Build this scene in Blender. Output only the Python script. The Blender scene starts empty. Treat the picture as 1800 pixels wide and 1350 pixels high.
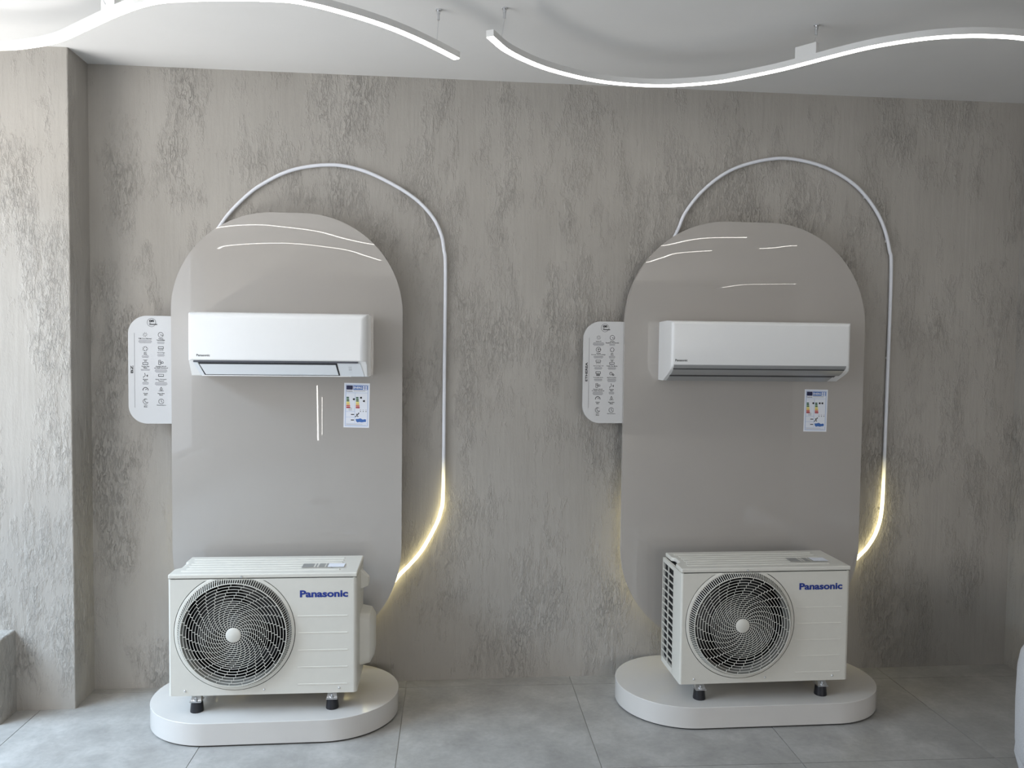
import bpy, bmesh, math, random
from mathutils import Vector, Matrix
random.seed(7)
S = bpy.context.scene
COL = S.collection
PI = math.pi

# ------------------------------------------------------------------ camera
F_PX, YAW, PITCH, ROLL = 1447.98, 0.0971, 0.0439, 0.0109
CAM_D, CAM_H = 4.054, 1.6583
def camera():
    cd = bpy.data.cameras.new('camera'); co = bpy.data.objects.new('camera', cd); COL.objects.link(co)
    cy, sy, cp, sp = math.cos(YAW), math.sin(YAW), math.cos(PITCH), math.sin(PITCH)
    fwd = Vector((sy*cp, cy*cp, -sp)); right = Vector((cy, -sy, 0)); up = right.cross(fwd)
    c, s = math.cos(ROLL), math.sin(ROLL)
    r2 = c*right + s*up; u2 = -s*right + c*up
    m = Matrix((r2, u2, -fwd)).transposed().to_4x4(); m.translation = Vector((0, -CAM_D, CAM_H))
    co.matrix_world = m
    cd.sensor_fit = 'HORIZONTAL'; cd.sensor_width = 36.0; cd.lens = 36.0*F_PX/1800.0
    cd.clip_start = 0.05; cd.clip_end = 100
    S.camera = co
camera()

# ------------------------------------------------------------------ world, daylight, exposure
W = bpy.data.worlds.new('world'); S.world = W; W.use_nodes = True
W.node_tree.nodes['Background'].inputs[0].default_value = (0.80, 0.88, 1.0, 1)
W.node_tree.nodes['Background'].inputs[1].default_value = 1.6
S.view_settings.view_transform = 'Standard'; S.view_settings.look = 'None'
S.view_settings.gamma = 1.0; S.view_settings.use_curve_mapping = False
S.view_settings.exposure = 0.05
S.cycles.use_denoising = True
S.cycles.sample_clamp_indirect = 6.0
S.cycles.max_bounces = 8; S.cycles.diffuse_bounces = 5; S.cycles.glossy_bounces = 4
def area(name, loc, rot, sx, sy, power, color):
    l = bpy.data.lights.new(name, 'AREA'); l.shape = 'RECTANGLE'; l.size = sx; l.size_y = sy
    l.energy = power; l.color = color
    o = bpy.data.objects.new(name, l); COL.objects.link(o); o.location = loc; o.rotation_euler = rot
    return o
# daylight outside the shop window on the left: bright pavement low, sky above; added fills for the pier and from the rear
area('daylight_pavement', (-3.55, -1.75, 0.03), (PI, 0, 0), 1.3, 3.4, 235, (1.0, 0.965, 0.91))
area('daylight_sky', (-5.4, -1.9, 5.2), (0, -math.radians(38), 0), 4.0, 4.4, 1300, (0.58, 0.78, 1.0))
o_ = area('fill_pier', (-3.2, -2.25, 1.95), (0, 0, 0), 1.1, 1.5, 27, (1.0, 0.99, 0.98))  # extra lamp added outside the window to brighten the pier front
o_.rotation_euler = Vector((1.5, 1.9, .0)).to_track_quat('-Z', 'Y').to_euler()
area('fill_rear', (1.6, -11.9, 1.35), (PI/2, 0, 0), 3.9, 2.5, 135, (1.0, 0.94, 0.86))  # unseen fill added behind the camera to lift the right side

# ------------------------------------------------------------------ mesh helpers
class MB:
    def __init__(s): s.v = []; s.f = []
    def add(s, vs, fs):
        b = len(s.v); s.v += [tuple(p) for p in vs]; s.f += [tuple(i+b for i in f) for f in fs]; return s
    def box(s, x0, x1, y0, y1, z0, z1):
        vs = [(x, y, z) for z in (z0, z1) for y in (y0, y1) for x in (x0, x1)]
        return s.add(vs, [(0, 2, 3, 1), (4, 5, 7, 6), (0, 1, 5, 4), (2, 6, 7, 3), (0, 4, 6, 2), (1, 3, 7, 5)])
    def prism_y(s, pts, y0, y1):      # outline (x,z) counter-clockwise seen from -y, extruded y0(front)..y1
        n = len(pts); vs = [(x, y0, z) for x, z in pts] + [(x, y1, z) for x, z in pts]
        fs = [tuple(range(n)), tuple(range(2*n-1, n-1, -1))] + [(i, i+n, (i+1) % n+n, (i+1) % n) for i in range(n)]
        return s.add(vs, fs)
    def prism_z(s, pts, z0, z1):      # outline (x,y) ccw seen from +z
        n = len(pts); vs = [(x, y, z1) for x, y in pts] + [(x, y, z0) for x, y in pts]
        fs = [tuple(range(n)), tuple(range(2*n-1, n-1, -1))] + [(i, i+n, (i+1) % n+n, (i+1) % n) for i in range(n)]
        return s.add(vs, fs)
    def prism_x(s, pts, x0, x1):      # outline (y,z)
        n = len(pts); vs = [(x0, y, z) for y, z in pts] + [(x1, y, z) for y, z in pts]
        fs = [tuple(range(n)), tuple(range(2*n-1, n-1, -1))] + [(i, i+n, (i+1) % n+n, (i+1) % n) for i in range(n)]
        return s.add(vs, fs)
    def loft(s, loops, closed=True, caps=True):
        n = len(loops[0]); vs = [p for l in loops for p in l]; fs = []
        for k in range(len(loops)-1):
            for i in range(n if closed else n-1):
                j = (i+1) % n; fs.append((k*n+i, k*n+j, (k+1)*n+j, (k+1)*n+i))
        if caps and closed: fs += [tuple(range(n-1, -1, -1)), tuple(range((len(loops)-1)*n, len(loops)*n))]
        return s.add(vs, fs)
    def tube(s, path, r, seg=10, closed=False):
        P = [Vector(p) for p in path]; n = len(P); loops = []
        for i in range(n):
            a = P[(i-1) % n] if (closed or i > 0) else P[i]; b = P[(i+1) % n] if (closed or i < n-1) else P[i]
            t = (b-a).normalized(); ref = Vector((0, 1, 0)) if abs(t.y) < .95 else Vector((0, 0, 1))
            u = t.cross(ref).normalized(); w = u.cross(t)
            loops.append([tuple(P[i] + r*(math.cos(2*PI*k/seg)*u + math.sin(2*PI*k/seg)*w)) for k in range(seg)])
        if closed: loops.append(loops[0])
        return s.loft(loops, True, not closed)
    def ring_y(s, cx, cz, prof, seg=96):   # revolve profile [(r,y)...] about the y axis through (cx,cz)
        n = len(prof); vs = []; fs = []
        for k in range(seg):
            a = 2*PI*k/seg
            vs += [(cx + r*math.cos(a), y, cz + r*math.sin(a)) for r, y in prof]
        for k in range(seg):
            k2 = (k+1) % seg
            for i in range(n-1): fs.append((k*n+i, k2*n+i, k2*n+i+1, k*n+i+1))
        return s.add(vs, fs)
    def cyl_y(s, cx, cz, r, y0, y1, seg=32):
        return s.prism_y([(cx + r*math.cos(2*PI*k/seg), cz + r*math.sin(2*PI*k/seg)) for k in range(seg)], y0, y1)
    def mesh(s, name, smooth=None):
        me = bpy.data.meshes.new(name); me.from_pydata(s.v, [], s.f)
        bm = bmesh.new(); bm.from_mesh(me); bmesh.ops.remove_doubles(bm, verts=bm.verts, dist=1e-6)
        bmesh.ops.recalc_face_normals(bm, faces=bm.faces); bm.to_mesh(me); bm.free()
        if smooth is not None:
            me.shade_smooth(); me.set_sharp_from_angle(angle=math.radians(smooth))
        return me
def obj(name, mb, mat, parent=None, smooth=None, bevel=None, kind=None):
    me = mb.mesh(name, smooth) if isinstance(mb, MB) else mb
    if mat and not me.materials: me.materials.append(mat)
    o = bpy.data.objects.new(name, me); COL.objects.link(o)
    if parent: o.parent = parent
    if bevel:
        b = o.modifiers.new('bevel', 'BEVEL'); b.width = bevel; b.segments = 3; b.limit_method = 'ANGLE'
        b.angle_limit = math.radians(40); b.harden_normals = True; me.shade_smooth()
    if kind: o['kind'] = kind
    return o
def thing(name, label, cat, loc=(0, 0, 0), rotz=0, group=None):
    o = bpy.data.objects.new(name, None); COL.objects.link(o); o.location = loc; o.rotation_euler = (0, 0, rotz)
    o.empty_display_size = .1; o['label'] = label; o['category'] = cat
    if group: o['group'] = group
    return o
def copy_tree(o, parent=None):
    c = o.copy(); COL.objects.link(c)
    if parent: c.parent = parent
    for ch in list(o.children): copy_tree(ch, c)
    return c
def rounded(x0, x1, z0, z1, rs, seg=16):  # rs = (bl, br, tr, tl), ccw outline
    bl, br, tr, tl = rs; out = []
    for cx, cz, r, a0 in ((x0+bl, z0+bl, bl, PI), (x1-br, z0+br, br, 1.5*PI), (x1-tr, z1-tr, tr, 0), (x0+tl, z1-tl, tl, .5*PI)):
        if r < 1e-5: out.append((cx, cz)); continue
        for k in range(seg+1):
            a = a0 + .5*PI*k/seg; out.append((cx + r*math.cos(a), cz + r*math.sin(a)))
    res = []
    for p in out:
        if not res or (p[0]-res[-1][0])**2 + (p[1]-res[-1][1])**2 > 1e-12: res.append(p)
    return res
def spline(pts, n=8, closed=False):
    P = [Vector(p) for p in pts]; m = len(P); out = []
    for i in range(m if closed else m-1):
        p1, p2 = P[i], P[(i+1) % m]
        p0 = P[(i-1) % m] if (closed or i > 0) else 2*p1-p2
        p3 = P[(i+2) % m] if (closed or i < m-2) else 2*p2-p1
        for k in range(n):
            t = k/n
            out.append(.5*((2*p1) + (p2-p0)*t + (2*p0-5*p1+4*p2-p3)*t*t + (3*p1-p0-3*p2+p3)*t**3))
    if not closed: out.append(P[-1])
    return out
def text_mesh(s, width=None, height=None, bold=0.0, y=0.0, x=0.0, z=0.0, depth=0.0006, align='LEFT', vertical=False, size=1.0):
    cu = bpy.data.curves.new('lettering', 'FONT'); cu.body = s; cu.size = 1.0; cu.offset = bold; cu.align_x = align
    cu.resolution_u = 4
    o = bpy.data.objects.new('lettering', cu); COL.objects.link(o)
    dg = bpy.context.evaluated_depsgraph_get(); dg.update()
    me = bpy.data.meshes.new_from_object(o.evaluated_get(dg)); bpy.data.objects.remove(o); bpy.data.curves.remove(cu)
    xs = [v.co.x for v in me.vertices]; zs = [v.co.y for v in me.vertices]
    w = max(xs)-min(xs); h = max(zs)-min(zs)
    sx = (width/w) if width else (height/h if height else size); sz = (height/h) if height else sx
    x0 = min(xs) if align == 'LEFT' else (min(xs)+max(xs))/2; z0 = min(zs)
    for v in me.vertices:
        a, b = (v.co.x-x0)*sx, (v.co.y-z0)*sz
        if vertical: a, b = -b, a       # reads upwards
        v.co = (x+a, y, z+b)
    me.name = 'lettering'
    return me

# ------------------------------------------------------------------ materials
def mat(name, color, rough=.5, metal=0.0, spec=.5, coat=0.0, emis=None, estr=0.0):
    m = bpy.data.materials.new(name); m.use_nodes = True; b = m.node_tree.nodes['Principled BSDF']
    b.inputs['Base Color'].default_value = (*color, 1); b.inputs['Roughness'].default_value = rough
    b.inputs['Metallic'].default_value = metal; b.inputs['Specular IOR Level'].default_value = spec
    b.inputs['Coat Weight'].default_value = coat; b.inputs['Coat Roughness'].default_value = .03
    if emis: b.inputs['Emission Color'].default_value = (*emis, 1); b.inputs['Emission Strength'].default_value = estr
    return m
def nd(m, t, **kw):
    n = m.node_tree.nodes.new(t)
    for k, v in kw.items(): setattr(n, k, v)
    return n
def lk(m, a, b): m.node_tree.links.new(a, b)
def ramp(m, stops):
    r = nd(m, 'ShaderNodeValToRGB'); e = r.color_ramp.elements
    while len(e) < len(stops): e.new(.5)
    for i, (p, c) in enumerate(stops):
        e[i].position = p; e[i].color = (*c, 1) if isinstance(c, tuple) else (c, c, c, 1)
    return r
def noise(m, vec, scale, detail=4, rough=.55, dist=0.0):
    n = nd(m, 'ShaderNodeTexNoise'); n.inputs['Scale'].default_value = scale; n.inputs['Detail'].default_value = detail
    n.inputs['Roughness'].default_value = rough; n.inputs['Distortion'].default_value = dist; lk(m, vec, n.inputs['Vector']); return n
def math_n(m, op, a, b):
    n = nd(m, 'ShaderNodeMath', operation=op)
    for i, x in enumerate((a, b)):
        if isinstance(x, (int, float)): n.inputs[i].default_value = x
        else: lk(m, x, n.inputs[i])
    return n.outputs[0]
def plaster_material():
    m = mat('trowelled_plaster', (.4, .39, .37), .85, spec=.25); b = m.node_tree.nodes['Principled BSDF']
    g = nd(m, 'ShaderNodeNewGeometry')
    mp = nd(m, 'ShaderNodeMapping'); mp.inputs['Scale'].default_value = (1, 1, .42); lk(m, g.outputs['Position'], mp.inputs['Vector'])
    v = mp.outputs['Vector']
    mp3 = nd(m, 'ShaderNodeMapping'); mp3.inputs['Scale'].default_value = (1, 1, .30); lk(m, g.outputs['Position'], mp3.inputs['Vector'])
    big = noise(m, v, 3.6, 7, .72); med = noise(m, mp3.outputs['Vector'], 52, 7, .70, .15); pit = noise(m, mp3.outputs['Vector'], 80, 4, .6, .2); fine = noise(m, v, 150, 3, .6)
    mp2 = nd(m, 'ShaderNodeMapping'); mp2.inputs['Scale'].default_value = (1, 1, .10); lk(m, g.outputs['Position'], mp2.inputs['Vector'])
    streak = noise(m, mp2.outputs['Vector'], 30, 3, .55)
    torn = ramp(m, [(.44, 0.0), (.50, 1.0)]); lk(m, med.outputs['Fac'], torn.inputs['Fac'])
    pits = ramp(m, [(.36, 0.0), (.44, 1.0)]); lk(m, pit.outputs['Fac'], pits.inputs['Fac'])
    mask = ramp(m, [(.485, 0.0), (.67, 1.0)]); lk(m, big.outputs['Fac'], mask.inputs['Fac'])
    both = math_n(m, 'ADD', math_n(m, 'MULTIPLY', torn.outputs['Color'], .7), math_n(m, 'MULTIPLY', pits.outputs['Color'], .5))
    h1 = math_n(m, 'MULTIPLY', both, mask.outputs['Color'])
    h2 = math_n(m, 'MULTIPLY', fine.outputs['Fac'], .10)
    h3 = math_n(m, 'MULTIPLY', streak.outputs['Fac'], .40)
    h = math_n(m, 'ADD', math_n(m, 'ADD', h1, h2), h3)
    bp = nd(m, 'ShaderNodeBump'); bp.inputs['Strength'].default_value = .75; bp.inputs['Distance'].default_value = .009
    lk(m, h, bp.inputs['Height']); lk(m, bp.outputs['Normal'], b.inputs['Normal'])
    patch = noise(m, v, 1.7, 6, .62)
    cr = ramp(m, [(.3, (.338, .318, .290)), (.5, (.382, .361, .331)), (.72, (.430, .408, .377))]); lk(m, patch.outputs['Fac'], cr.inputs['Fac'])
    lk(m, cr.outputs['Color'], b.inputs['Base Color'])
    return m
def tile_material():
    m = mat('concrete_look_tile', (.3, .3, .3), .42); b = m.node_tree.nodes['Principled BSDF']
    g = nd(m, 'ShaderNodeNewGeometry'); oi = nd(m, 'ShaderNodeObjectInfo')
    off = nd(m, 'ShaderNodeVectorMath', operation='SCALE'); lk(m, oi.outputs['Location'], off.inputs[0]); off.inputs['Scale'].default_value = 3.7
    add = nd(m, 'ShaderNodeVectorMath', operation='ADD'); lk(m, g.outputs['Position'], add.inputs[0]); lk(m, off.outputs[0], add.inputs[1])
    n1 = noise(m, add.outputs[0], 4.5, 8, .68, .25); n2 = noise(m, add.outputs[0], 45, 4, .6)
    mx = math_n(m, 'ADD', math_n(m, 'MULTIPLY', n1.outputs['Fac'], .8), math_n(m, 'MULTIPLY', n2.outputs['Fac'], .2))
    cr = ramp(m, [(.34, (.270, .262, .248)), (.5, (.348, .338, .321)), (.66, (.445, .433, .414))]); lk(m, mx, cr.inputs['Fac'])
    lk(m, cr.outputs['Color'], b.inputs['Base Color'])
    rr = ramp(m, [(.3, .36), (.7, .5)]); lk(m, n1.outputs['Fac'], rr.inputs['Fac']); lk(m, rr.outputs['Color'], b.inputs['Roughness'])
    bp = nd(m, 'ShaderNodeBump'); bp.inputs['Strength'].default_value = .15; bp.inputs['Distance'].default_value = .001
    lk(m, n2.outputs['Fac'], bp.inputs['Height']); lk(m, bp.outputs['Normal'], b.inputs['Normal'])
    return m
def fine_material(name, color, rough, amount=.04, scale=60, bump=.1, spec=.5):
    m = mat(name, color, rough, spec=spec); b = m.node_tree.nodes['Principled BSDF']
    g = nd(m, 'ShaderNodeNewGeometry'); n1 = noise(m, g.outputs['Position'], scale, 5, .6)
    lo = tuple(c*(1-amount) for c in color); hi = tuple(min(1, c*(1+amount)) for c in color)
    cr = ramp(m, [(.3, lo), (.7, hi)]); lk(m, n1.outputs['Fac'], cr.inputs['Fac']); lk(m, cr.outputs['Color'], b.inputs['Base Color'])
    if bump:
        bp = nd(m, 'ShaderNodeBump'); bp.inputs['Strength'].default_value = bump; bp.inputs['Distance'].default_value = .002
        lk(m, n1.outputs['Fac'], bp.inputs['Height']); lk(m, bp.outputs['Normal'], b.inputs['Normal'])
    return m
M = {}
M['plaster'] = plaster_material()
M['tile'] = tile_material()
M['room'] = fine_material('low_bounce_paint', (.09, .087, .084), .8, .03, 3, 0)  # unseen walls kept this dark to cut bounced fill light
M['grout'] = fine_material('grout', (.42, .41, .39), .9, .08, 80)
M['ceiling'] = fine_material('white_ceiling_paint', (.74, .735, .725), .9, .015, 3, 0)
M['lacquer'] = fine_material('greige_gloss_lacquer', (.412, .388, .362), .006, .012, 2.5, 0, spec=.8)
M['plinth'] = fine_material('plinth_lacquer', (.595, .575, .55), .13, .015, 4, 0)
M['dark_base'] = mat('dark_base', (.02, .02, .02), .8)
M['ivory'] = fine_material('ivory_powder_coat', (.645, .628, .572), .38, .012, 30, 0)
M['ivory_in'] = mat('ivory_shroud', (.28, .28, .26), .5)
M['black'] = mat('black_void', (.008, .008, .009), .7)
M['fan'] = mat('fan_plastic', (.016, .017, .019), .45)
M['white'] = fine_material('white_plastic', (.80, .808, .81), .28, .006, 20, 0)
M['silver'] = mat('silver_trim', (.36, .365, .37), .34, metal=.25)
M['pale_blue'] = mat('pale_flap', (.74, .78, .82), .3)
M['slot'] = mat('dark_slot', (.02, .021, .026), .4)
M['slot_grey'] = mat('slot_grey', (.085, .09, .11), .4)
M['rubber'] = mat('black_rubber', (.010, .010, .014), .38)
M['zinc'] = mat('zinc_plate', (.72, .73, .75), .3, metal=1.0)
M['logo_blue'] = mat('logo_blue', (.004, .028, .24), .4)
M['ink'] = mat('black_ink', (.012, .012, .014), .6)
M['grey_ink'] = mat('grey_ink', (.30, .30, .31), .6)
M['board_white'] = fine_material('white_board', (.53, .532, .535), .35, .006, 10, 0)
M['paper'] = mat('label_paper', (.80, .83, .90), .35)
M['label_blue'] = mat('label_blue', (.045, .15, .46), .4)
M['navy'] = mat('label_navy', (.004, .008, .06), .4)
M['frame_blue'] = mat('label_frame_blue', (.18, .33, .66), .4)
M['sticker_grey'] = mat('sticker_grey', (.27, .27, .26), .4)
M['lamp_body'] = mat('lamp_white', (.70, .70, .69), .4)
M['diffuser'] = mat('lamp_diffuser', (.9, .9, .9), .5, emis=(1.0, .965, .90), estr=13.0)
M['glass'] = None
def glass_material():
    m = bpy.data.materials.new('window_glass'); m.use_nodes = True; t = m.node_tree
    t.nodes.remove(t.nodes['Principled BSDF']); out = t.nodes['Material Output']
    a = nd(m, 'ShaderNodeBsdfTransparent'); a.inputs[0].default_value = (.96, .96, .96, 1)
    g = nd(m, 'ShaderNodeBsdfGlossy'); g.inputs['Roughness'].default_value = .02
    fr = nd(m, 'ShaderNodeFresnel'); fr.inputs['IOR'].default_value = 1.45
    mx = nd(m, 'ShaderNodeMixShader'); gg = nd(m, 'ShaderNodeNewGeometry'); lk(m, math_n(m, 'MULTIPLY', fr.outputs[0], math_n(m, 'SUBTRACT', 1.0, gg.outputs['Backfacing'])), mx.inputs[0]); lk(m, a.outputs[0], mx.inputs[1]); lk(m, g.outputs[0], mx.inputs[2])
    lk(m, mx.outputs[0], out.inputs[0]); return m
M['glass'] = glass_material()
M['frame_dark'] = mat('dark_window_frame', (.05, .055, .065), .4)
M['fabric'] = fine_material('light_grey_fabric', (.56, .56, .57), .95, .12, 260, .5, spec=.1)
M['wood_dark'] = fine_material('dark_leg_wood', (.08, .05, .03), .5)
def neon_material():
    m = mat('neon_silicone', (.78, .80, .86), .45); b = m.node_tree.nodes['Principled BSDF']
    g = nd(m, 'ShaderNodeNewGeometry'); sx = nd(m, 'ShaderNodeSeparateXYZ'); lk(m, g.outputs['Position'], sx.inputs[0])
    mr = nd(m, 'ShaderNodeMapRange'); mr.inputs['From Min'].default_value = 1.14; mr.inputs['From Max'].default_value = .86
    mr.inputs['To Min'].default_value = 0.0; mr.inputs['To Max'].default_value = 1.0; mr.clamp = True
    lk(m, sx.outputs['Z'], mr.inputs['Value'])
    p = math_n(m, 'POWER', mr.outputs[0], 2.0)
    lk(m, math_n(m, 'MULTIPLY', p, 5.5), b.inputs['Emission Strength']); b.inputs['Emission Color'].default_value = (1.0, .88, .46, 1)
    return m
M['neon'] = neon_material()

# ------------------------------------------------------------------ the setting
H = 2.9525
XL, XR, YB = -2.80, 7.2, -12.0           # left shop window, far right wall, rear
XRW, YRW = 3.0508, -2.9                  # right return wall
def struct(name, mb, m, parent=None, **k):
    o = obj(name, mb, m, parent, **k)
    if not parent: o['kind'] = 'structure'
    return o
# floor: grout bed with single tiles laid slightly out of square with the wall
floor = struct('floor', MB().box(XL-.2, XR+.2, YB-.2, .2, -.15, -.0035), M['grout'])
PITCH_T = .8155; TH = math.radians(-1.4); ct, st = math.cos(TH), math.sin(TH)
def t2w(a, b): return (.700 + a*ct - b*st, -.1 + a*st + b*ct)
g = .0016
tm = MB().box(g, PITCH_T-g, -PITCH_T+g, -g, -.012, 0).mesh('tile'); tm.materials.append(M['tile'])
tm_b = MB().box(g, PITCH_T-g, g, .2, -.012, 0).mesh('tile'); tm_b.materials.append(M['tile'])
far = MB()
for i in range(-5, 9):
    for j in range(-1, 15):
        x, y = t2w(i*PITCH_T, -j*PITCH_T)
        if x > XR or y < YB: continue
        near = -4 <= i <= 3 and j < 3
        if near:
            o = bpy.data.objects.new('tile', tm_b if j < 0 else tm); COL.objects.link(o); o.parent = floor
            if j < 0: x, y = t2w(i*PITCH_T, 0)
            o.location = (x, y, 0); o.rotation_euler = (0, 0, TH)
        elif j >= 0:
            a0, a1, b0, b1 = i*PITCH_T+g, (i+1)*PITCH_T-g, -(j+1)*PITCH_T+g, -j*PITCH_T-g
            q = [t2w(a0, b0), t2w(a1, b0), t2w(a1, b1), t2w(a0, b1)]
            far.add([(p[0], p[1], 0) for p in q], [(0, 1, 2, 3)])
obj('tile_field', far, M['tile'], floor, kind='stuff')
struct('ceiling', MB().box(XL-.2, XR+.2, YB-.2, .2, H, H+.15), M['ceiling'])
struct('wall_back', MB().box(XL-.2, XR+.2, 0, .2, -.02, H+.05), M['plaster'])
struct('wall_pier', MB().box(XL-.05, -1.5984, -.2124, .02, -.02, H+.02), M['plaster'], bevel=.006)
struct('wall_parapet_blocker', MB().prism_z([(XL-.2, -.2), (XL-.2, -6.9), (XL+.06, -6.9), (XL+.06, -.36), (-1.852, -.36), (-1.852, -.2)], -.02, .37), M['plaster'], bevel=.012)  # long run under the window is added to shade the lower pier
struct('wall_right', MB().box(XRW, XR+.1, YRW, .02, -.02, H+.02), M['plaster'])
struct('wall_far_right', MB().box(XR, XR+.2, YB, YRW, -.02, H+.02), M['room'])
rear = MB().box(XL-.2, -.4, YB-.2, YB, -.02, H+.02).box(3.6, XR+.2, YB-.2, YB, -.02, H+.02).box(-.4, 3.6, YB-.2, YB, 2.65, H+.02)
struct('wall_rear', rear, M['room'])
struct('wall_left', MB().box(XL-.2, XL, YB, -6.85, -.02, H+.02).box(XL-.2, XL, -6.85, -.2, 2.80, H+.02), M['room'])
def window(name, along, fixed, bays, z0, z1):
    mb = MB(); w = .035
    def bar(a0, a1, b0, b1):
        if along == 'y': mb.box(fixed-.03, fixed+.03, a0, a1, b0, b1)
        else: mb.box(a0, a1, fixed-.03, fixed+.03, b0, b1)
    bar(bays[0], bays[-1], z0, z0+.06); bar(bays[0], bays[-1], z1-.06, z1)
    for b in bays: bar(b-w, b+w, z0, z1)
    o = struct(name, mb, M['frame_dark'])
    for a, b in zip(bays, bays[1:]):
        p = MB()
        if along == 'y': p.box(fixed-.004, fixed+.004, a+w, b-w, z0+.06, z1-.06)
        else: p.box(a+w, b-w, fixed-.004, fixed+.004, z0+.06, z1-.06)
        obj('pane', p, M['glass'], o)
window('window_1', 'y', XL-.06, [-6.85, -5.2, -3.55, -.40], .37, 2.80)
window('window_2', 'x', YB-.08, [-.4, .93, 2.27, 3.6], 0, 2.65)

# ------------------------------------------------------------------ display panels, plinths
YP, TP = -.12, .022
def display_panel(label, x0, x1, z0, z1, rt, rb):
    t = thing('display_stand', label, 'display panel', ((x0+x1)/2, YP, z0)); ox, oz = (x0+x1)/2, z0
    pts = rounded(x0-ox, x1-ox, 0, z1-oz, (rb, rb, rt, rt), 40)
    obj('board', MB().prism_y(pts, 0, TP), M['lacquer'], t, smooth=30)
    for a in (-.28, .28):
        obj('mounting_batten', MB().box(a-.03, a+.03, TP, -YP, .5, z1-oz-.45), M['dark_base'], t)
    return t
display_panel('glossy greige pill-shaped display panel beside the BZ sign board', -1.197, -.1395, .175, 2.273, .462, .525)
display_panel('glossy greige pill-shaped display panel beside the ETHEREA sign board', .930, 2.151, .19, 2.285, .503, .49)
def plinth(label, x0, x1):
    t = thing('display_plinth', label, 'plinth', ((x0+x1)/2, -.32, 0)); h = (x1-x0)/2
    pts = rounded(-h, h, -.306, .314, (.306,)*4, 32)
    obj('slab', MB().prism_z(pts, .006, .0999), M['plinth'], t, bevel=.0025)
    pts = rounded(-h+.008, h-.008, -.298, .306, (.298,)*4, 32)
    obj('recessed_base', MB().prism_z(pts, -.001, .0065), M['dark_base'], t)
plinth('low rounded glossy plinth under the outdoor unit by the BZ panel', -1.2225, -.1425)
plinth('low rounded glossy plinth under the outdoor unit by the ETHEREA panel', .874, 2.109)

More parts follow.
